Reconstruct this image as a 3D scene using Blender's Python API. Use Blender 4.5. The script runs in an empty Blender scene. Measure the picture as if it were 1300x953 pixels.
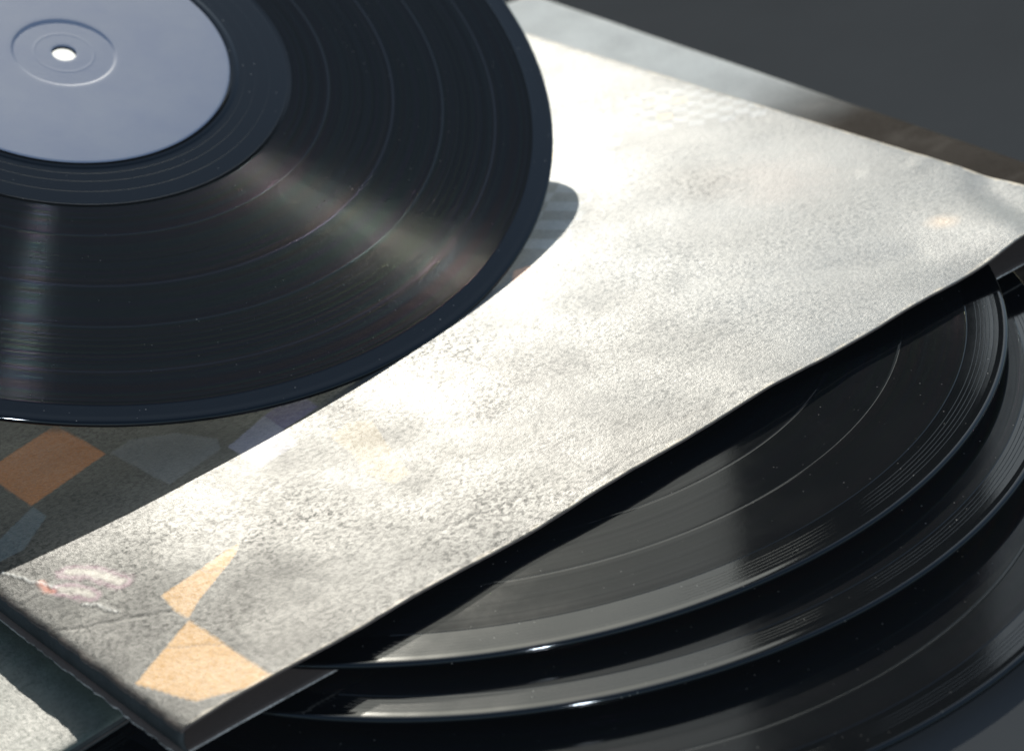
import bpy, math, random
import numpy as np
from mathutils import Vector, Matrix

random.seed(7)
rng = np.random.default_rng(7)
scene = bpy.context.scene
COL = scene.collection
MM = 0.001

# ------------------------------------------------------------------ camera
cd = bpy.data.cameras.new("camera")
cam = bpy.data.objects.new("camera", cd)
COL.objects.link(cam)
cam.location = (-0.17928, -0.37141, 0.30079)
cam.rotation_euler = (1.0741589, 0.1184061, -0.7129309)
cd.sensor_width = 36.0
cd.lens = 2943.0 / 1300.0 * 36.0
cd.shift_y = -45.0 / 1300.0
cd.clip_start = 0.01
cd.clip_end = 200.0
cd.dof.use_dof = True
cd.dof.focus_distance = 0.590
cd.dof.aperture_fstop = 17.0
scene.camera = cam

# ------------------------------------------------------------------ sky and sun
SUN_AZ = math.radians(59.75)     # from +X, counter-clockwise
SUN_EL = math.radians(29.6)
world = bpy.data.worlds.new("World")
scene.world = world
world.use_nodes = True
wn = world.node_tree
wn.nodes.clear()
sky = wn.nodes.new("ShaderNodeTexSky")
sky.sky_type = 'NISHITA'
sky.sun_disc = False
sky.sun_elevation = SUN_EL
sky.sun_rotation = math.pi / 2 - SUN_AZ
sky.dust_density = 1.5
sky.ozone_density = 1.0
sky.altitude = 50
wb = wn.nodes.new("ShaderNodeBackground")
wb.inputs["Strength"].default_value = 0.108
wo = wn.nodes.new("ShaderNodeOutputWorld")
tint = wn.nodes.new("ShaderNodeMix")
tint.data_type = 'RGBA'
tint.blend_type = 'MULTIPLY'
tint.inputs[0].default_value = 1.0
tint.inputs[7].default_value = (0.72, 0.83, 0.84, 1.0)      # light haze takes the deepest blue out
wn.links.new(sky.outputs[0], tint.inputs[6])
wn.links.new(tint.outputs[2], wb.inputs["Color"])
wn.links.new(wb.outputs[0], wo.inputs["Surface"])

sd = bpy.data.lights.new("sun", 'SUN')
sd.energy = 4.7
sd.angle = math.radians(0.55)
sd.color = (1.0, 0.945, 0.83)
sun = bpy.data.objects.new("sun", sd)
COL.objects.link(sun)
Ldir = Vector((math.cos(SUN_AZ) * math.cos(SUN_EL), math.sin(SUN_AZ) * math.cos(SUN_EL), math.sin(SUN_EL)))
sun.rotation_euler = Ldir.to_track_quat('Z', 'Y').to_euler()

# a small cool lamp added behind the camera, real source unknown: it draws the second,
# bluish ray of glints that runs straight towards the camera on each record
ad = bpy.data.lights.new("glint_lamp", 'AREA')
ad.shape = 'DISK'
ad.size = 0.10
ad.energy = 15.0
ad.color = (0.78, 0.88, 1.0)
al = bpy.data.objects.new("glint_lamp", ad)
COL.objects.link(al)
ldir = Vector((-0.40, -0.76, 0.52)).normalized()
al.location = Vector((0.12, 0.10, 0.0)) + ldir * 1.7
al.rotation_euler = ldir.to_track_quat('Z', 'Y').to_euler()

scene.view_settings.view_transform = 'Standard'
scene.view_settings.look = 'None'
scene.view_settings.exposure = 0.5
scene.view_settings.gamma = 1.0
scene.render.resolution_x = 1024
scene.render.resolution_y = 750
scene.cycles.max_bounces = 8

# ------------------------------------------------------------------ helpers
class NT:
    """tiny wrapper round a node tree"""
    def __init__(self, name):
        self.m = bpy.data.materials.new(name)
        self.m.use_nodes = True
        self.t = self.m.node_tree
        self.b = self.t.nodes["Principled BSDF"]
    def n(self, kind, **kw):
        o = self.t.nodes.new(kind)
        for k, v in kw.items():
            setattr(o, k, v)
        return o
    def l(self, a, b):
        self.t.links.new(a, b)
    def put(self, sock, v):
        if isinstance(v, (int, float)):
            sock.default_value = v
        elif isinstance(v, (tuple, list)):
            sock.default_value = tuple(v) + ((1.0,) if len(v) == 3 and len(sock.default_value) == 4 else ())
        else:
            self.l(v, sock)
    def math(self, op, a, b=0.0, c=None, clamp=False):
        o = self.n("ShaderNodeMath", operation=op)
        o.use_clamp = clamp
        self.put(o.inputs[0], a)
        self.put(o.inputs[1], b)
        if c is not None:
            self.put(o.inputs[2], c)
        return o.outputs[0]
    def noise(self, vec, scale, detail=2.0, rough=0.5, dist=0.0):
        o = self.n("ShaderNodeTexNoise")
        if vec is not None:
            self.l(vec, o.inputs["Vector"])
        o.inputs["Scale"].default_value = scale
        o.inputs["Detail"].default_value = detail
        o.inputs["Roughness"].default_value = rough
        o.inputs["Distortion"].default_value = dist
        return o.outputs[0]
    def noise1(self, w, scale, detail=2.0):
        o = self.n("ShaderNodeTexNoise", noise_dimensions='1D')
        self.put(o.inputs["W"], w)
        o.inputs["Scale"].default_value = scale
        o.inputs["Detail"].default_value = detail
        return o
    def ramp(self, fac, a, b, ca=0.0, cb=1.0):
        o = self.n("ShaderNodeMapRange")
        self.put(o.inputs[0], fac)
        o.inputs[1].default_value = a
        o.inputs[2].default_value = b
        o.inputs[3].default_value = ca
        o.inputs[4].default_value = cb
        return o.outputs[0]
    def mix(self, fac, a, b):
        o = self.n("ShaderNodeMix", data_type='RGBA')
        self.put(o.inputs[0], fac)
        self.put(o.inputs[6], a)
        self.put(o.inputs[7], b)
        return o.outputs[2]
    def obj(self):
        return self.n("ShaderNodeTexCoord").outputs["Object"]
    def bump(self, h, strength, dist, normal=None):
        o = self.n("ShaderNodeBump")
        o.inputs["Strength"].default_value = strength
        o.inputs["Distance"].default_value = dist
        self.l(h, o.inputs["Height"])
        if normal is not None:
            self.l(normal, o.inputs["Normal"])
        return o.outputs[0]

def mesh_obj(name, verts, faces, mats, parent=None, smooth=True, loc=None, mat_idx=None, sharp_rows=None):
    me = bpy.data.meshes.new(name)
    verts = np.asarray(verts, dtype=float)
    me.from_pydata(verts.tolist(), [], [tuple(f) for f in faces])
    for m in mats:
        me.materials.append(m)
    if mat_idx is not None:
        me.polygons.foreach_set("material_index", np.asarray(mat_idx, dtype=np.int32))
    me.polygons.foreach_set("use_smooth", [smooth] * len(me.polygons))
    me.update()
    if sharp_rows is not None:
        segs, rows = sharp_rows
        ev = np.zeros(len(me.edges) * 2, dtype=np.int32)
        me.edges.foreach_get("vertices", ev)
        ev = ev.reshape(-1, 2) // segs
        fl = (ev[:, 0] == ev[:, 1]) & np.isin(ev[:, 0], rows)
        me.edges.foreach_set("use_edge_sharp", fl)
    o = bpy.data.objects.new(name, me)
    COL.objects.link(o)
    if parent is not None:
        o.parent = parent
    if loc is not None:
        o.location = loc
    return o

def thing(name, label, cat, loc=(0, 0, 0), rot=(0, 0, 0), group=None):
    o = bpy.data.objects.new(name, None)
    o.empty_display_size = 0.03
    COL.objects.link(o)
    o.location = loc
    o.rotation_euler = rot
    o["label"] = label
    o["category"] = cat
    if group:
        o["group"] = group
    return o

def lathe(profile, segs, closed=True):
    """profile: list of (r, z) in mm; returns verts (m), faces, ring index per face"""
    pr = np.array(profile, float) * MM
    a = np.linspace(0, 2 * np.pi, segs, endpoint=False)
    n = len(pr)
    V = np.stack([pr[:, 0:1] * np.cos(a), pr[:, 0:1] * np.sin(a), np.repeat(pr[:, 1:2], segs, 1)], -1).reshape(-1, 3)
    F, K = [], []
    rows = n if closed else n - 1
    j = np.arange(segs)
    j2 = (j + 1) % segs
    for i in range(rows):
        i2 = (i + 1) % n
        q = np.stack([i * segs + j, i2 * segs + j, i2 * segs + j2, i * segs + j2], 1)
        F.append(q)
        K += [i] * segs
    return V, np.concatenate(F), np.array(K)

def sm(x, a, b):
    t = np.clip((x - a) / (b - a), 0, 1)
    return t * t * (3 - 2 * t)

def vnoise(x, y, scale, seed, octaves=3):
    """smooth value noise on arrays"""
    out = 0.0
    amp = 1.0
    tot = 0.0
    for o in range(octaves):
        r = np.random.default_rng(seed + o * 17)
        g = r.uniform(-1, 1, (257, 257))
        xs = (x / scale * 2 ** o) + 31.7
        ys = (y / scale * 2 ** o) + 17.3
        xi = np.floor(xs).astype(int)
        yi = np.floor(ys).astype(int)
        fx = xs - xi
        fy = ys - yi
        fx = fx * fx * (3 - 2 * fx)
        fy = fy * fy * (3 - 2 * fy)
        xi %= 256
        yi %= 256
        v = (g[xi, yi] * (1 - fx) + g[xi + 1, yi] * fx) * (1 - fy) + (g[xi, yi + 1] * (1 - fx) + g[xi + 1, yi + 1] * fx) * fy
        out = out + v * amp
        tot += amp
        amp *= 0.5
    return out / tot

def inpoly(x, y, poly):
    inside = np.zeros(x.shape, bool)
    n = len(poly)
    for i in range(n):
        x0, y0 = poly[i]
        x1, y1 = poly[(i + 1) % n]
        c = ((y0 > y) != (y1 > y)) & (x < (x1 - x0) * (y - y0) / ((y1 - y0) if y1 != y0 else 1e-9) + x0)
        inside ^= c
    return inside

def polydist(x, y, pts):
    d = np.full(x.shape, 1e9)
    for (x0, y0), (x1, y1) in zip(pts[:-1], pts[1:]):
        dx, dy = x1 - x0, y1 - y0
        t = np.clip(((x - x0) * dx + (y - y0) * dy) / (dx * dx + dy * dy), 0, 1)
        d = np.minimum(d, np.hypot(x - x0 - t * dx, y - y0 - t * dy))
    return d

# ------------------------------------------------------------------ materials
def mat_groove(name, inner=68.5, outer=143.5, gaps=(), seed=0.0, wall=0.0060, land=0.80):
    k = NT(name)
    co = k.obj()
    s = k.n("ShaderNodeSeparateXYZ")
    k.l(co, s.inputs[0])
    r = k.math('SQRT', k.math('ADD', k.math('MULTIPLY', s.outputs[0], s.outputs[0]), k.math('MULTIPLY', s.outputs[1], s.outputs[1])))
    rm = k.math('MULTIPLY', r, 1000.0)          # radius in mm
    rs = k.math('ADD', rm, seed)
    coarse = k.noise1(rs, 0.55, 2.0).outputs[0]
    fine = k.noise1(rs, 3.2, 3.0).outputs[0]
    g1 = k.noise1(rs, 1.3, 2.0).outputs[0]
    # track-gap bands
    gap = None
    for g in gaps:
        d = k.math('ABSOLUTE', k.math('SUBTRACT', rm, g))
        m = k.ramp(d, 0.25, 0.45, 1.0, 0.0)
        gap = m if gap is None else k.math('MAXIMUM', gap, m)
    b = k.b
    k.put(b.inputs["Base Color"], (0.006, 0.0065, 0.007))
    level = k.ramp(k.math('ADD', k.math('MULTIPLY', coarse, 0.45), k.math('MULTIPLY', fine, 0.55)), 0.36, 0.64, 0.0, 1.0)
    if gap is not None:
        level = k.math('MULTIPLY', level, k.math('SUBTRACT', 1.0, gap))
    k.put(b.inputs["Roughness"], k.ramp(k.noise(co, 25.0, 5.0, 0.7), 0.35, 0.65, 0.05, 0.11))
    b.inputs["IOR"].default_value = 1.52
    # groove walls: the microscopic V-cut tilts the surface along the radius only
    wn1 = k.n("ShaderNodeTexWhiteNoise", noise_dimensions='1D')
    k.put(wn1.inputs["W"], k.math('MULTIPLY', rm, 977.0))
    wn2 = k.n("ShaderNodeTexWhiteNoise", noise_dimensions='1D')
    k.put(wn2.inputs["W"], k.math('MULTIPLY', rm, 613.0))
    sgn = k.math('SIGN', k.math('SUBTRACT', wn1.outputs[0], 0.5))
    slope = k.math('MULTIPLY', k.math('MULTIPLY', sgn, k.math('SQRT', wn2.outputs[0])), k.ramp(level, 0, 1, 0.95, 1.25))
    cv = k.n("ShaderNodeCombineXYZ")
    # every turn of the groove wobbles a little along its length as well
    tang = k.math('MULTIPLY', k.math('SUBTRACT', k.noise1(rs, 6.0, 3.0).outputs[0], 0.5), 0.22)
    ux = k.math('DIVIDE', s.outputs[0], r)
    uy = k.math('DIVIDE', s.outputs[1], r)
    k.put(cv.inputs[0], k.math('SUBTRACT', k.math('MULTIPLY', ux, slope), k.math('MULTIPLY', uy, tang)))
    k.put(cv.inputs[1], k.math('ADD', k.math('MULTIPLY', uy, slope), k.math('MULTIPLY', ux, tang)))
    k.put(cv.inputs[2], 1.0)
    vt = k.n("ShaderNodeVectorTransform", vector_type='NORMAL', convert_from='OBJECT', convert_to='WORLD')
    k.l(cv.outputs[0], vt.inputs[0])
    nz = k.n("ShaderNodeVectorMath", operation='NORMALIZE')
    k.l(vt.outputs[0], nz.inputs[0])
    grain = k.noise(co, 2200.0, 2.0)
    gl = k.n("ShaderNodeBsdfAnisotropic", distribution='GGX')
    gl.inputs["Roughness"].default_value = 0.135
    k.l(k.bump(grain, 0.20, 0.00004, nz.outputs[0]), gl.inputs["Normal"])
    # rainbow sheen of the cut grooves, painted as hues that vary by radius
    hue = k.n("ShaderNodeCombineColor", mode='HSV')
    k.put(hue.inputs[0], k.math('FRACT', k.math('MULTIPLY', k.noise1(rs, 0.21, 2.5).outputs[0], 5.0)))
    k.put(hue.inputs[1], k.ramp(fine, 0.4, 0.7, 0.10, 0.55))
    k.put(hue.inputs[2], k.ramp(k.math('ADD', k.math('MULTIPLY', g1, 0.4), k.math('MULTIPLY', fine, 0.6)), 0.32, 0.68, wall * 0.35, wall * 1.65))
    k.l(hue.outputs[0], gl.inputs["Color"])
    # the flat lands between the cuts mirror like plain vinyl, the cuts swallow the light
    k.l(k.bump(k.noise(co, 1500.0, 2.0), 0.04, 0.00003), b.inputs["Normal"])
    dk = k.n("ShaderNodeBsdfDiffuse")
    dk.inputs["Color"].default_value = (0.004, 0.0045, 0.005, 1)
    mx = k.n("ShaderNodeMixShader")
    lf = k.ramp(level, 0, 1, land + 0.08, land - 0.05)
    if gap is not None:
        lf = k.math('MAXIMUM', lf, k.math('MULTIPLY', gap, 0.85))
    k.put(mx.inputs[0], lf)
    k.l(dk.outputs[0], mx.inputs[1])
    k.l(b.outputs[0], mx.inputs[2])
    ad_ = k.n("ShaderNodeAddShader")
    k.l(mx.outputs[0], ad_.inputs[0])
    k.l(gl.outputs[0], ad_.inputs[1])
    out = [n for n in k.t.nodes if n.type == 'OUTPUT_MATERIAL'][0]
    k.l(ad_.outputs[0], out.inputs["Surface"])
    # dust
    dusty(k, co, base=(0.006, 0.0065, 0.007))
    return k.m

def dusty(k, co, base, amt=1.0):
    v = k.n("ShaderNodeTexVoronoi", feature='F1')
    k.l(co, v.inputs["Vector"])
    v.inputs["Scale"].default_value = 560.0
    dot = k.ramp(v.outputs["Distance"], 0.07, 0.13, 1.0, 0.0)
    cs = k.n("ShaderNodeSeparateColor")
    k.l(v.outputs["Color"], cs.inputs[0])
    sel = k.ramp(cs.outputs[0], 0.74, 0.76, 0.0, 1.0)
    patch = k.ramp(k.noise(co, 30.0, 3.0), 0.47, 0.62, 0.06, 1.0)
    m = k.math('MULTIPLY', k.math('MULTIPLY', dot, sel), k.math('MULTIPLY', patch, 0.75 * amt))
    k.put(k.b.inputs["Base Color"], k.mix(m, base, (0.30, 0.29, 0.27)))

def mat_smooth_vinyl():
    k = NT("smooth_vinyl")
    co = k.obj()
    b = k.b
    k.put(b.inputs["Base Color"], (0.004, 0.0045, 0.005))
    b.inputs["IOR"].default_value = 1.52
    k.put(b.inputs["Roughness"], k.ramp(k.noise(co, 60.0, 4.0), 0.3, 0.7, 0.045, 0.085))
    k.l(k.bump(k.noise(co, 1500.0, 2.0), 0.04, 0.00003), b.inputs["Normal"])
    dusty(k, co, (0.004, 0.0045, 0.005), 0.8)
    return k.m

def mat_card(name, col, rough=0.8, spec=0.25, fibre=0.25):
    k = NT(name)
    co = k.obj()
    n = k.noise(co, 90.0, 5.0, 0.65)
    n2 = k.noise(co, 900.0, 3.0, 0.6)
    c2 = tuple(c * (1 - fibre) for c in col)
    k.put(k.b.inputs["Base Color"], k.mix(k.ramp(k.math('ADD', k.math('MULTIPLY', n, .6), k.math('MULTIPLY', n2, .4)), 0.35, 0.65), c2, col))
    k.b.inputs["Roughness"].default_value = rough
    k.b.inputs["Specular IOR Level"].default_value = spec
    k.l(k.bump(n2, 0.5, 0.0002), k.b.inputs["Normal"])
    return k.m

def mat_cover(name, rough, spec, grain, coat=0.0, gs=1.0):
    """printed, varnished card: the print is a colour attribute of the mesh"""
    k = NT(name)
    co = k.obj()
    at = k.n("ShaderNodeAttribute", attribute_name="print")
    b = k.b
    fibre = k.noise(co, 1400.0, 3.0, 0.6)
    mott = k.noise(co, 40.0, 5.0, 0.6)
    mul = k.n("ShaderNodeMix", data_type='RGBA', blend_type='MULTIPLY')
    mul.inputs[0].default_value = 1.0
    k.l(at.outputs["Color"], mul.inputs[6])
    g = k.n("ShaderNodeCombineColor")
    gv = k.math('ADD', k.ramp(fibre, 0.3, 0.7, 0.72, 1.12), k.ramp(mott, 0.3, 0.7, -0.12, 0.12))
    for i in range(3):
        k.put(g.inputs[i], gv)
    k.l(g.outputs[0], mul.inputs[7])
    k.l(mul.outputs[2], b.inputs["Base Color"])
    wear = k.ramp(k.noise(co, 22.0, 6.0, 0.65), 0.40, 0.66, 0.0, 1.0)
    k.put(b.inputs["Roughness"], k.math('ADD', rough, k.math('MULTIPLY', wear, 0.09)))
    # varnish rubbed away in fine specks and dull patches
    speck = k.noise(co, 700.0, 6.0, 0.72, 0.5)
    patch = k.ramp(k.noise(co, 16.0, 5.0, 0.62), 0.36, 0.66, 0.0, 1.0)
    worn = k.math('MULTIPLY', k.ramp(speck, 0.44, 0.60, 0.0, 1.0), k.math('ADD', 0.30, k.math('MULTIPLY', patch, 0.70)))
    k.put(b.inputs["Specular IOR Level"], k.math('MULTIPLY', k.math('MULTIPLY', spec, at.outputs["Alpha"]), k.math('SUBTRACT', 1.0, k.math('MULTIPLY', worn, 0.93))))
    # crackled varnish: stretched fine wrinkles over a pebbly grain
    mp = k.n("ShaderNodeMapping")
    mp.inputs["Rotation"].default_value = (0, 0, math.radians(-35))
    mp.inputs["Scale"].default_value = (1.0, 2.4, 1.0)
    k.l(co, mp.inputs[0])
    w1 = k.noise(mp.outputs[0], 420.0 * gs, 5.0, 0.62, 0.6)
    w2 = k.noise(co, 1100.0 * gs, 3.0, 0.6)
    w3 = k.noise(co, 3200.0, 2.0, 0.5)
    n1 = k.bump(w1, grain, 0.00010)
    n2 = k.bump(w2, grain, 0.00022, n1)
    n3 = k.bump(w3, grain, 0.00011, n2)
    k.l(n3, b.inputs["Normal"])
    return k.m

def mat_label():
    k = NT("label_paper")
    co = k.obj()
    n = k.noise(co, 55.0, 4.0, 0.6)
    n2 = k.noise(co, 1500.0, 2.0)
    k.put(k.b.inputs["Base Color"], k.mix(k.ramp(n, 0.35, 0.65), (0.138, 0.162, 0.213), (0.118, 0.144, 0.205)))
    k.b.inputs["Roughness"].default_value = 0.62
    k.b.inputs["Specular IOR Level"].default_value = 0.3
    k.l(k.bump(k.math('ADD', k.math('MULTIPLY', n2, 0.5), n), 0.25, 0.0002), k.b.inputs["Normal"])
    return k.m

def mat_plain(name, col, rough, spec=0.3, ns=12.0, var=0.25, bump=0.0, bs=200.0):
    k = NT(name)
    co = k.obj()
    n = k.noise(co, ns, 5.0, 0.6)
    k.put(k.b.inputs["Base Color"], k.mix(k.ramp(n, 0.3, 0.7), tuple(c * (1 - var) for c in col), col))
    k.b.inputs["Roughness"].default_value = rough
    k.b.inputs["Specular IOR Level"].default_value = spec
    if bump:
        k.l(k.bump(k.noise(co, bs, 4.0), bump, 0.001), k.b.inputs["Normal"])
    return k.m

M_TABLE = mat_plain("dark_slate", (0.032, 0.0345, 0.037), 0.8, 0.0, ns=9.0, var=0.12, bump=0.05, bs=700)
M_PILLAR = mat_plain("dark_render", (0.05, 0.05, 0.052), 0.9, 0.1, bump=0.3, bs=60)
M_GROUND = mat_plain("paving_grey", (0.16, 0.155, 0.145), 0.9, 0.1, ns=2.0, bump=0.2, bs=40)
M_VSMOOTH = mat_smooth_vinyl()
M_LABEL = mat_label()
M_COVER = mat_cover("varnished_cover", 0.48, 0.62, 0.38)
M_COVER_GREY = mat_cover("worn_grey_cover", 0.75, 0.04, 0.3)
M_CARD_DARK = mat_card("dark_card_edge", (0.030, 0.034, 0.034), 0.85, 0.15, 0.4)
M_CARD_BROWN = mat_card("brown_card_inside", (0.085, 0.068, 0.060), 0.75, 0.3, 0.35)
M_CARD_PALE = mat_card("drab_card_inside", (0.045, 0.037, 0.033), 0.85, 0.2, 0.2)
M_CARD_WORN = mat_card("rubbed_card_edge", (0.34, 0.33, 0.31), 0.95, 0.1, 0.85)
M_PAPER = mat_card("white_paper", (0.80, 0.80, 0.78), 0.8, 0.2, 0.06)

# ------------------------------------------------------------------ setting
def box(x0, y0, z0, x1, y1, z1):
    v = [(x0, y0, z0), (x1, y0, z0), (x1, y1, z0), (x0, y1, z0), (x0, y0, z1), (x1, y0, z1), (x1, y1, z1), (x0, y1, z1)]
    f = [(0, 3, 2, 1), (4, 5, 6, 7), (0, 1, 5, 4), (1, 2, 6, 5), (2, 3, 7, 6), (3, 0, 4, 7)]
    return v, f

Z_TABLE = -0.0200
v, f = box(-0.7, -0.7, Z_TABLE - 0.03, 1.5, 1.4, Z_TABLE)
o = mesh_obj("tabletop", v, f, [M_TABLE], smooth=False)
o["kind"] = "structure"
v, f = box(-60, -60, -0.80, 60, 60, -0.78)
o = mesh_obj("ground", v, f, [M_GROUND], smooth=False)
o["kind"] = "structure"
# the dark pier of the house: it stands beyond the table and is what the
# records mirror on their dark side
PC = Vector((0.136, -0.033, 0))
pa, pb = math.radians(38.4), math.radians(47.1)
Dp = 2.6
p1 = PC + Vector((math.cos(pb), math.sin(pb), 0)) * Dp
p2 = PC + Vector((math.cos(pa), math.sin(pa), 0)) * Dp
dn = (p1 + p2 - 2 * PC).normalized()
q = [p1, p2, p2 + dn * 0.35, p1 + dn * 0.35]
v = [(p.x, p.y, -0.78) for p in q] + [(p.x, p.y, 3.2) for p in q]
f = [(0, 1, 2, 3), (7, 6, 5, 4), (1, 0, 4, 5), (2, 1, 5, 6), (3, 2, 6, 7), (0, 3, 7, 4)]
o = mesh_obj("wall", v, f, [M_PILLAR], smooth=False)
o["kind"] = "structure"

# ------------------------------------------------------------------ records
def disc_profile(inner, lead0, gaps, lead_grooves, runout):
    """upper surface from the spindle hole outwards, then rim and underside (mm)"""
    P = [(3.62, -0.50), (49.5, -0.50), (49.9, -0.12), (50.1, 0.02), (50.9, 0.10), (51.8, 0.02), (52.4, -0.14)]
    def vee(r, d, w):
        return [(r - w, None), (r, d), (r + w, None)]
    # run-out ring
    pts = []
    for r in runout:
        pts += [(r - 0.10, -0.16), (r, -0.185), (r + 0.10, -0.16)]
    P += [(53.0, -0.16)] + pts
    P += [(inner - 1.6, -0.16), (inner - 1.45, -0.19), (inner - 1.3, -0.16), (inner - 1.1, -0.16), (inner, -0.06)]
    last = inner
    for g in gaps:
        P += [(g - 0.55, -0.06), (g - 0.25, -0.074), (g - 0.07, -0.074), (g, -0.084), (g + 0.07, -0.074), (g + 0.25, -0.074), (g + 0.55, -0.06)]
    P += [(lead0 - 0.05, -0.06), (lead0 + 0.15, -0.12)]
    for g in lead_grooves:
        P += [(g - 0.11, -0.12), (g, -0.127), (g + 0.11, -0.12)]
    # raised rounded rim
    P += [(147.9, -0.115), (148.4, -0.095), (148.9, -0.07), (149.3, -0.06), (149.6, -0.065), (149.85, -0.10), (150.15, -0.18), (150.42, -0.50), (150.5, -0.90)]
    P += [(150.42, -1.30), (150.15, -1.62), (149.6, -1.84), (148.8, -1.86), (147.9, -1.70), (60.0, -1.70), (3.62, -1.70)]
    return P

def label_profile():
    P = [(3.62, -0.95), (3.60, -0.42), (3.85, -0.30), (4.6, -0.27), (8.3, -0.27), (8.8, -0.235), (9.6, -0.27), (14.55, -0.27), (14.85, -0.255), (15.1, -0.20), (15.4, -0.06), (15.65, 0.0), (16.0, 0.03), (17.0, 0.05), (30.0, 0.05), (48.8, 0.05), (49.5, 0.02), (49.75, -0.06), (49.75, -0.11)]
    return P

def sharp_list(prof, smooth_from=1e9, deg=0.4):
    """profile corners that stay crisp"""
    out = []
    n = len(prof)
    for i in range(n):
        if prof[i][0] > smooth_from:
            continue
        a, b, c = prof[i - 1], prof[i], prof[(i + 1) % n]
        t1 = math.atan2(b[1] - a[1], b[0] - a[0])
        t2 = math.atan2(c[1] - b[1], c[0] - b[0])
        if abs((t2 - t1 + math.pi) % (2 * math.pi) - math.pi) > math.radians(deg):
            out.append(i)
    return out

def make_record(label, loc, rot, gaps, lead0, lead_grooves, runout, inner, seed, wall=0.005, land=0.42):
    t = thing("vinyl_record", label, "record", loc, rot, "black vinyl records")
    prof = disc_profile(inner, lead0, gaps, lead_grooves, runout)
    V, F, K = lathe(prof, 720)
    mid = np.array([(prof[i][0] + prof[(i + 1) % len(prof)][0]) / 2 for i in range(len(prof))])
    top = np.array([prof[i][1] > -0.3 and prof[(i + 1) % len(prof)][1] > -0.3 for i in range(len(prof))])
    idx = np.where((mid[K] > inner) & (mid[K] < lead0) & top[K], 1, 0)
    mg = mat_groove("grooved_vinyl", inner, lead0, gaps, seed, wall, land)
    # outward-facing winding
    d = mesh_obj("disc", V, F, [M_VSMOOTH, mg], t, True, mat_idx=idx, sharp_rows=(720, sharp_list(prof, 147.95)))
    V, F, K = lathe(label_profile(), 240, closed=False)
    mesh_obj("paper_label", V, F, [M_LABEL], t, True, sharp_rows=(240, sharp_list(label_profile(), 45, 1.0)))
    return t

# the tilt of the top record: local Z -> measured disc normal
nrm = Vector((0.0795, -0.4559, 1.0)).normalized()
rot_top = Vector((0, 0, 1)).rotation_difference(nrm).to_euler()
make_record("tilted black record with a blank pale blue label and a bright spindle hole",
            (0.12297, 0.22768, 0.06358), rot_top,
            (80.0, 100.0, 115.5, 132.0), 144.0, (144.9, 145.7, 146.5, 147.3), (54.2, 57.5, 61.8), 68.5, 3.0, 0.0044, 0.33)
make_record("uppermost of the records sliding out of the open edge of the cream sleeve",
            (0.1560, 0.0945, -0.0048), (0, 0, 0.3),
            (74.0, 91.0, 106.0, 122.5), 139.5, (142.2, 143.3, 144.4, 145.5, 146.6), (56.0, 60.0), 66.0, 41.0)
make_record("middle one of the three fanned records below the open sleeve edge",
            (0.1540, 0.0766, -0.0098), (0, 0, 1.1),
            (78.0, 96.0, 110.0, 128.0), 142.0, (143.2, 144.2, 145.2, 146.2), (55.0, 60.0), 66.0, 77.0)
make_record("lowest record of the fanned stack, only its edge showing in the bottom right corner",
            (0.1400, 0.0440, -0.0158), (0, 0, 2.0),
            (81.0, 99.0, 117.0, 131.0), 141.0, (143.2, 144.2, 145.2, 146.2), (55.0, 60.0), 66.0, 123.0)

# ------------------------------------------------------------------ the big worn sleeve
S = 315.0
sleeve = thing("record_sleeve", "large crackled glossy sleeve with orange chequer print, glaring white under the tilted record",
               "record sleeve", (0, 0, 0))

def front_height(x, y):
    z = 0.22 * vnoise(x, y, 62.0, 3, 2)
    z += 0.05 * vnoise(x, y, 19.0, 11, 3)
    z -= 0.6 * np.exp(-x / 0.9)                       # rolls over at the closed left edge
    z -= 0.3 * np.exp(-(S - x) / 3.0) * sm(y, 20, 60)
    z -= 1.6 * np.exp(-(S - y) / 5.0)
    # mouth of the sleeve: gentle waves, a lifted lip and the dog-eared corner
    lip = np.exp(-y / 14.0)
    z += lip * (0.4 * np.sin(x / 23.0 + 0.6) + 0.35 * np.sin(x / 9.0))
    z += 2.2 * np.exp(-((x - 287) / 16.0) ** 2 - (y / 26.0) ** 2)
    # shallow dent running in from the corner
    d = polydist(x, y, [(291, -4), (307, 30), (320, 40)])
    z -= 0.7 * np.exp(-(d / 6.0) ** 2)
    d = polydist(x, y, [(316, 60), (305, 57), (296, 66)])
    z += 0.15 * np.exp(-(d / 3.0) ** 2)
    d = polydist(x, y, [(262, 20), (240, 34), (215, 60)])
    z -= 0.35 * np.exp(-(d / 7.0) ** 2)
    # sharp creases
    for pts, a, w in CREASES:
        d = polydist(x, y, pts)
        z += 0.6 * a * np.exp(-(d / w) ** 2)
    return z

def wig(pts, n=5, amp=0.7, seed=0):
    r = random.Random(seed)
    out = []
    for (x0, y0), (x1, y1) in zip(pts[:-1], pts[1:]):
        for i in range(n):
            t = i / n
            out.append((x0 + (x1 - x0) * t + r.uniform(-amp, amp), y0 + (y1 - y0) * t + r.uniform(-amp, amp)))
    out.append(pts[-1])
    return out

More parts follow.
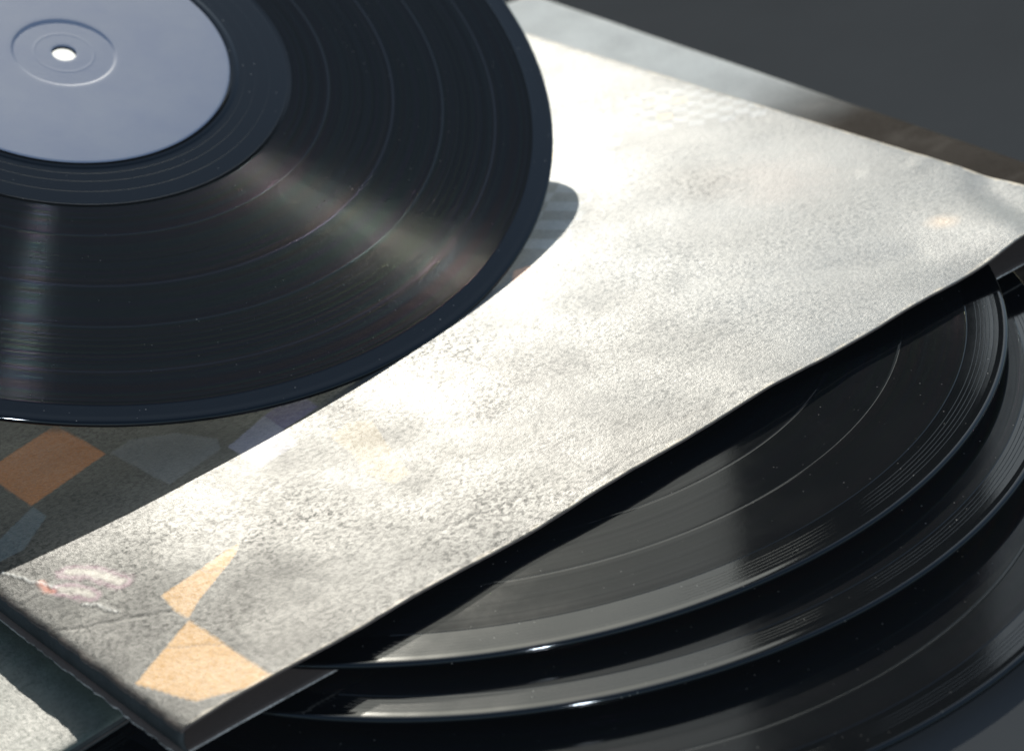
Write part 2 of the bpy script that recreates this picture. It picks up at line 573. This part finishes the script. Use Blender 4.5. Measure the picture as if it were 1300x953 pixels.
CREASES = [
    (wig([(5.5, 87), (8.3, 78.2), (10.8, 70.5)], 4, 0.35, 1), 0.30, 0.45),
    (wig([(0.9, 71.4), (8.4, 70.9), (12.0, 66.0)], 4, 0.4, 2), -0.25, 0.45),
    (wig([(1.2, 55.3), (7.0, 50.7), (14.9, 46.0), (23.3, 40.3)], 4, 0.4, 3), -0.30, 0.5),
    (wig([(11.6, 59.9), (13.6, 56.0), (15.3, 50.0)], 4, 0.4, 4), 0.26, 0.4),
    (wig([(28.3, 60.0), (34.3, 55.3), (43.3, 41.6), (51.2, 26.8), (55.1, 19.6)], 5, 0.9, 5), -0.10, 0.5),
    (wig([(73.0, 18.2), (86.3, 16.7), (103.3, 13.1), (117.8, 12.0)], 5, 0.8, 6), -0.08, 0.45),
    (wig([(60.0, 10.0), (80.0, 14.0), (96.0, 20.0)], 5, 0.8, 8), -0.10, 0.5),
    (wig([(14.0, 30.0), (24.0, 20.0), (36.0, 14.0)], 5, 0.8, 9), -0.12, 0.5),
    (wig([(132.0, 6.0), (150.0, 9.0), (170.0, 5.0)], 5, 0.8, 7), -0.04, 0.5),
    (wig([(120.0, 2.5), (138.0, 4.5), (150.0, 2.0)], 5, 0.5, 17), -0.10, 0.6),
    (wig([(36.0, 36.0), (30.0, 24.0), (27.0, 8.0)], 5, 0.8, 19), -0.10, 0.5),
]

GREY = np.array((0.010, 0.012, 0.012))
def cover_print(x, y):
    n = x.size
    c = np.tile(GREY, (n, 1)) * (1 + 0.25 * vnoise(x, y, 30, 5, 3))[:, None]
    jx = 0.14 * vnoise(x, y, 2.0, 61, 2)
    jy = 0.14 * vnoise(x, y, 2.0, 62, 2)
    X, Y = x + jx, y + jy
    def fill(poly, col, a=1.0):
        m = inpoly(X, Y, poly)
        c[m] = c[m] * (1 - a) + np.array(col) * a
    OR = (0.25, 0.082, 0.020)
    fill([(26, 108.6), (52.5, 115.3), (52.0, 140), (26, 134)], OR)
    fill([(53.5, 114.6), (60.9, 116), (70.7, 109), (76, 97.3), (73.5, 92.2), (54.9, 88.3)], (0.052, 0.056, 0.058))
    fill([(75.5, 91.5), (91, 97), (90.1, 87.0), (88, 78), (74.6, 76)], (0.12, 0.115, 0.14))
    fill([(91, 97), (104, 101), (103, 89), (90, 87)], (0.05, 0.04, 0.085))
    fill([(2, 92), (10, 100), (26, 108), (26, 100.9), (14, 92)], (0.040, 0.055, 0.060))
    fill([(24.6, 33.9), (2.6, 22.6), (8, 6), (24.5, -3), (24.5, 16)], (0.36, 0.18, 0.035))
    fill([(25.9, 47.6), (37.1, 49.2), (46.4, 51.0), (50.6, 51.1), (47.0, 47.6), (36.7, 42.0), (30.4, 38.6), (24.8, 34.4), (24.5, 40)], (0.36, 0.18, 0.035))
    fill([(108, 72), (104, 62), (97.7, 43.2), (92.0, 42.0), (90.5, 52), (94, 62), (95.7, 74), (103, 76)], (0.12, 0.085, 0.035))
    fill([(187, 106), (191.5, 105), (196, 96), (184, 84), (178, 90), (180.8, 100)], (0.45, 0.17, 0.06))
    fill([(168, 78), (180, 84), (176, 92), (166, 88)], (0.05, 0.045, 0.06), 0.8)
    # stripes of the chequer where it runs under the rim of the propped record
    u = (x - 195) * 0.70 + (y - 108) * 0.48
    w = -(x - 195) * 0.56 + (y - 108) * 0.83
    k_ = np.floor(u / 5.4).astype(int)
    m = (u > 0) & (u < 60) & (w > -9) & (w < 26)
    tone = np.where(((k_ + np.floor((w + 40) / 11.0).astype(int)) % 2) == 0, 1.0, 0.0)
    P = np.array((0.11, 0.13, 0.14))
    c[m] = c[m] * (1 - tone[m])[:, None] * 1.2 + P * tone[m][:, None] + c[m] * 0.1
    # fine shrinking chequer further back
    def chk(ax, ay, ang, cw, ch, W, H, col, bend=0.0, seed=0):
        ca, sa = math.cos(ang), math.sin(ang)
        uu = (x - ax) * ca + (y - ay) * sa
        ww = -(x - ax) * sa + (y - ay) * ca
        ww = ww - bend * uu * uu
        ki = np.floor(uu / cw).astype(int)
        kj = np.floor(ww / ch).astype(int)
        mm = (uu > 0) & (uu < W) & (ww > 0) & (ww < H) & ((ki + kj) % 2 == 0)
        rr = np.random.default_rng(seed).uniform(0, 1, (64, 64))
        pick = rr[ki % 64, kj % 64]
        cc = np.where((pick > 0.86)[:, None], np.array((0.45, 0.27, 0.08)), np.array(col))
        c[mm] = cc[mm]
    chk(240, 128, math.radians(34), 5.2, 4.2, 46, 25, (0.22, 0.23, 0.24), 0.0, 3)
    chk(274, 150, math.radians(-42), 5.0, 4.0, 62, 34, (0.17, 0.18, 0.19), 0.002, 4)
    # warm scattered print
    for (ax, ay, ra, col, a) in [(275, 85, 20, (0.30, 0.16, 0.10), 0.25), (281, 26, 5, (0.6, 0.32, 0.1), 0.5), (262, 104, 16, (0.28, 0.2, 0.12), 0.22)]:
        d = np.hypot(x - ax, (y - ay)) / ra + 0.35 * vnoise(x, y, 6, 91, 3)
        m = np.clip(1.2 - d, 0, 1) * a
        c[:] = c * (1 - m)[:, None] + np.array(col) * m[:, None]
    # sun glare painted into the print as a paler far half
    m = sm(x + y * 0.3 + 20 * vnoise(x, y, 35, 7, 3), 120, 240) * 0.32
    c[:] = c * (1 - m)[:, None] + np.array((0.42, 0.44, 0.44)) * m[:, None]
    # pale streaks with pink fringes near the left edge
    for (pts, w0) in [(wig([(16.5, 74.5), (20.5, 69), (22.5, 60.5)], 3, 0.2, 31), 2.1), (wig([(11.6, 69.0), (13.4, 65.0), (14.5, 61.5)], 3, 0.2, 32), 1.9)]:
        d = polydist(x, y, pts) + 0.9 * vnoise(x * 1.6, y * 0.6, 1.6, 41, 3)
        core = np.exp(-(d / (w0 * 0.62)) ** 2)
        ring = np.exp(-((d - w0 * 1.05) / (w0 * 0.40)) ** 2)
        c[:] = c * (1 - 0.55 * ring)[:, None] + np.array((0.26, 0.10, 0.16)) * (0.55 * ring)[:, None]
        c[:] = c * (1 - core)[:, None] * 1.0 + (c * 0.25 + np.array((0.50, 0.44, 0.36)) * 0.75) * core[:, None]
    d = polydist(x, y, [(9.5, 76), (8.6, 71.5), (9.5, 70)])
    m = np.exp(-(d / 0.8) ** 2) * 0.7
    c[:] = c * (1 - m)[:, None] + np.array((0.6, 0.20, 0.12)) * m[:, None]
    # card showing through along raised creases, scuffs and edges; sunken creases darkened
    for pts, a, w in CREASES:
        d = polydist(x, y, pts)
        m = np.exp(-(d / (w * 0.55)) ** 2) * (0.65 if a > 0 else 0.0)
        c[:] = c * (1 - m)[:, None] + np.array((0.62, 0.60, 0.55)) * m[:, None]
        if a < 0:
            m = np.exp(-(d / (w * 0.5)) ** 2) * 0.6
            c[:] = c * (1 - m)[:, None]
    edge = np.minimum(np.minimum(x, y), np.minimum(S - x, S - y))
    fr = edge + 1.3 * vnoise(x, y, 3.0, 71, 3)
    m = np.clip(1 - fr / 1.1, 0, 1) * 0.75
    m *= np.where((x < 2.5), 0.0, 1.0)
    c[:] = c * (1 - m)[:, None] + np.array((0.45, 0.38, 0.28)) * m[:, None]
    m = (x < 2.6) * np.clip(1 - (x + 1.2 * vnoise(x, y, 2.0, 73, 3)) / 1.6, 0, 1)
    c[:] = c * (1 - m)[:, None] + np.array((0.045, 0.035, 0.028)) * m[:, None]
    return np.clip(c, 0, 1)

def cover_gloss(x, y):
    """varnish gloss: less towards the worn left edge, standing in for weaker glare there"""
    g = 0.34 + 0.66 * sm(x + 22 * vnoise(x, y, 40, 811, 3) + 0.12 * y, 5, 135)
    return np.clip(g + 0.16 * vnoise(x, y, 22, 812, 4), 0.05, 1.0)

def sheet(name, x0, y0, x1, y1, step, zf, thick, mats, parent, color=None, gloss=None, outline=None):
    """a curved sheet of card with real thickness; material 0 on top, 1 below, 2 on the cut edge"""
    xs = np.linspace(x0, x1, int((x1 - x0) / step) + 1)
    ys = np.linspace(y0, y1, int((y1 - y0) / step) + 1)
    X, Y = np.meshgrid(xs, ys, indexing='ij')
    x, y = X.ravel(), Y.ravel()
    z = zf(x, y)
    px, py = (x, y) if outline is None else outline(x, y)
    nx, ny = len(xs), len(ys)
    top = np.stack([px, py, z], 1)
    bot = np.stack([px, py, z - thick], 1)
    V = np.concatenate([top, bot]) * MM
    i, j = np.meshgrid(np.arange(nx - 1), np.arange(ny - 1), indexing='ij')
    a = (i * ny + j).ravel()
    N = nx * ny
    T = np.stack([a, a + ny, a + ny + 1, a + 1], 1)
    B = T[:, ::-1] + N
    E = []
    ii = np.arange(nx - 1)
    jj = np.arange(ny - 1)
    E.append(np.stack([ii * ny, ii * ny + N, (ii + 1) * ny + N, (ii + 1) * ny], 1))
    e = ny - 1
    E.append(np.stack([ii * ny + e, (ii + 1) * ny + e, (ii + 1) * ny + e + N, ii * ny + e + N], 1))
    E.append(np.stack([jj, jj + 1, jj + 1 + N, jj + N], 1))
    e = (nx - 1) * ny
    E.append(np.stack([jj + e, jj + e + N, jj + 1 + e + N, jj + 1 + e], 1))
    E = np.concatenate(E)
    F = np.concatenate([T, B, E])
    idx = np.concatenate([np.zeros(len(T)), np.ones(len(B)), np.full(len(E), 2)])
    me = bpy.data.meshes.new(name)
    me.vertices.add(len(V))
    me.vertices.foreach_set("co", V.ravel())
    me.loops.add(F.size)
    me.loops.foreach_set("vertex_index", F.ravel().astype(np.int32))
    me.polygons.add(len(F))
    me.polygons.foreach_set("loop_start", (np.arange(len(F)) * 4).astype(np.int32))
    for m in mats:
        me.materials.append(m)
    me.polygons.foreach_set("material_index", idx.astype(np.int32))
    sh = np.concatenate([np.ones(len(T) + len(B), bool), np.zeros(len(E), bool)])
    me.update(calc_edges=True)
    me.polygons.foreach_set("use_smooth", sh)
    if color is not None:
        ca = me.color_attributes.new("print", 'FLOAT_COLOR', 'POINT')
        o_ = step * 0.3
        cc = sum(color(x + a * o_, y + b * o_) for a, b in ((-1, -0.4), (0.4, -1), (1, 0.4), (-0.4, 1), (0, 0))) / 5.0
        gl = np.ones(len(x)) if gloss is None else gloss(x, y)
        cc = np.concatenate([cc, gl[:, None]], 1)
        cc = np.concatenate([cc, cc])
        ca.data.foreach_set("color", cc.ravel())
    me.validate()
    o = bpy.data.objects.new(name, me)
    COL.objects.link(o)
    o.parent = parent
    return o

def outline_front(x, y):
    # the mouth edge is not ruler-straight, the left edge is frayed
    k = np.exp(-y / 6.0)
    y2 = y + k * (0.35 * np.sin(x / 31.0 + 1.0) + 0.2 * vnoise(x, x * 0, 7.0, 101, 2))
    k = np.exp(-x / 3.0)
    x2 = x + k * 0.55 * vnoise(y, y * 0, 2.4, 102, 3)
    return x2, y2

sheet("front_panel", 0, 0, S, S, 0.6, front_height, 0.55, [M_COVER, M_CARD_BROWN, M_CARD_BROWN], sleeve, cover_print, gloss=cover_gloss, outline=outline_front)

def back_height(x, y):
    return -6.75 + 0.25 * vnoise(x, y, 60, 201, 2) + 0.0 * x

def outline_back(x, y):
    k = np.exp(-x / 3.0)
    return x + k * 0.4 * vnoise(y, y * 0, 1.3, 103, 3), y + np.exp(-y / 5.0) * 1.6 * np.sin(x / 40.0 + 2.0)
sheet("back_panel", -1.3, -0.5, S + 1.0, S, 1.6, back_height, 0.55, [M_CARD_PALE, M_CARD_DARK, M_CARD_WORN], sleeve, None, outline=outline_back)

def wall_strip(name, P0, P1, ztop, zbot, thick, inward, mats, parent, n=160, bulge=0.8, jag=0.2, seed=0):
    """folded edge of a sleeve: a slightly bulging standing strip of card"""
    r = np.random.default_rng(seed)
    rows = 7
    V, F, idx = [], [], []
    P0 = np.array(P0, float)
    P1 = np.array(P1, float)
    d = (P1 - P0) / np.linalg.norm(P1 - P0)
    inn = np.array(inward, float)
    for side in (0, 1):
        for i in range(n + 1):
            t = i / n
            p = P0 + (P1 - P0) * t
            j = jag * r.normal() if side == 0 else 0
            for k in range(rows):
                s = k / (rows - 1)
                off = -bulge * math.sin(math.pi * s) + side * thick
                z = ztop(t) * (1 - s) + zbot * s
                q = p + inn * (off + (j * 0.4 if 0 < k < rows - 1 else 0))
                V.append((q[0] * MM, q[1] * MM, z * MM))
    N = (n + 1) * rows
    for side in (0, 1):
        for i in range(n):
            for k in range(rows - 1):
                a = side * N + i * rows + k
                qd = (a, a + 1, a + rows + 1, a + rows)
                F.append(qd if side == 0 else qd[::-1])
                idx.append(side)
    for k in range(rows - 1):
        a = k
        F.append((a, a + N, a + N + 1, a + 1))
        idx.append(0)
        a = n * rows + k
        F.append((a, a + 1, a + 1 + N, a + N))
        idx.append(0)
    return mesh_obj(name, V, F, mats, parent, True, mat_idx=idx)

wall_strip("spine", (0.5, 0.6), (0.5, S - 0.5), lambda t: -1.1, -6.9, 0.5, (1, 0), [M_CARD_DARK, M_CARD_BROWN], sleeve, bulge=0.7, seed=5)
wall_strip("folded_edge", (S - 0.8, 8.0), (S - 0.8, S - 0.5), lambda t: -0.75 - 0.3 * min(1, t * 6), -6.9, 0.5, (-1, 0), [M_CARD_BROWN, M_CARD_BROWN], sleeve, bulge=0.6, seed=6)
wall_strip("folded_edge", (1.2, S - 0.6), (S - 1.2, S - 0.6), lambda t: -2.0, -6.9, 0.5, (0, -1), [M_CARD_DARK, M_CARD_BROWN], sleeve, bulge=0.6, seed=7)

# ------------------------------------------------------------------ the sleeves underneath
def closed_sleeve(label, x0, y0, ang, z_top, thick, printer, mat, edge_mat, step=1.5, size=315.0):
    t = thing("record_sleeve", label, "record sleeve", (x0 * MM, y0 * MM, z_top * MM), (0, 0, ang))
    zf = lambda x, y: 0.30 * vnoise(x, y, 50, 301, 3) - 0.7 * np.exp(-np.minimum(np.minimum(x, size - x), np.minimum(y, size - y)) / 2.0)
    sheet("front_panel", 0, 0, size, size, step, zf, 0.5, [mat, M_CARD_BROWN, edge_mat], t, printer)
    zb = lambda x, y: -thick + 0.5 + 0.0 * x
    sheet("back_panel", 0.3, 0.3, size - 0.3, size - 0.3, 20.0, zb, 0.5, [M_CARD_PALE, edge_mat, edge_mat], t)
    zt = lambda q: -1.15
    wall_strip("spine", (0.7, 0.8), (0.7, size - 0.8), zt, -thick + 0.45, 0.4, (1, 0), [edge_mat, M_CARD_BROWN], t, n=60, bulge=0.35, seed=9)
    wall_strip("folded_edge", (size - 0.7, 0.8), (size - 0.7, size - 0.8), zt, -thick + 0.45, 0.4, (-1, 0), [edge_mat, M_CARD_BROWN], t, n=60, bulge=0.35, seed=10)
    wall_strip("folded_edge", (1.2, size - 0.7), (size - 1.2, size - 0.7), zt, -thick + 0.45, 0.4, (0, -1), [edge_mat, M_CARD_BROWN], t, n=60, bulge=0.35, seed=11)
    wall_strip("folded_edge", (1.2, 0.7), (size - 1.2, 0.7), zt, -thick + 0.45, 0.4, (0, 1), [edge_mat, M_CARD_BROWN], t, n=60, bulge=0.35, seed=12)
    return t

def print_green(x, y):
    c = np.tile(np.array((0.030, 0.040, 0.034)), (x.size, 1)) * (1 + 0.35 * vnoise(x, y, 5, 401, 3))[:, None]
    return np.clip(c, 0, 1)

def print_grey(x, y):
    # pale grey field that ends in a dark brown photograph towards the right end
    n = 14 * vnoise(x, y, 30, 501, 3)
    m = sm(-(y + n), -205, -120)
    c = np.array((0.36, 0.375, 0.37)) * (1 - m)[:, None] + np.array((0.020, 0.016, 0.013)) * m[:, None]
    w = np.clip(vnoise(x * 0.4, y, 8, 502, 3) * 1.6 - 0.2, 0, 1) * m
    c = c + w[:, None] * np.array((0.035, 0.032, 0.028))
    return np.clip(c, 0, 1)

# dark green sleeve: only its left corner shows
closed_sleeve("dark green sleeve peeping out at the bottom left corner, half in shadow",
              -66.0, 26.0, math.radians(4.0), -12.0, 3.2, print_green, M_COVER, M_CARD_DARK)
# grey sleeve: its far edge shows as a strip beyond the big sleeve
ang = math.radians(-3.6)
bx, by = 353.0, 52.0
# far edge passes (353, 52) .. (370, 319) at its own height
closed_sleeve("grey sleeve fading to brown, a narrow strip beyond the chequered sleeve's far edge",
              353.0 - 315.0 * math.cos(ang) + 1.0, 52 - 315.0 * math.sin(ang) - 52, ang, -17.4, 2.4, print_grey, M_COVER_GREY, M_CARD_WORN)

# white inner sleeve behind the stack: it is what shows through the spindle hole
t = thing("inner_sleeve", "white paper inner sleeve, seen only through the spindle hole of the propped record", "paper sleeve",
          (0.075, 0.392, Z_TABLE + 0.0002), (0, 0, math.radians(2.0)))
sheet("front_leaf", 0, 0, 305, 300, 8.0, lambda x, y: 1.2 + 0.4 * vnoise(x, y, 70, 601, 2), 0.15, [M_PAPER] * 3, t)
sheet("back_leaf", 0, 0, 305, 300, 30.0, lambda x, y: 0.2 + 0 * x, 0.15, [M_PAPER] * 3, t)
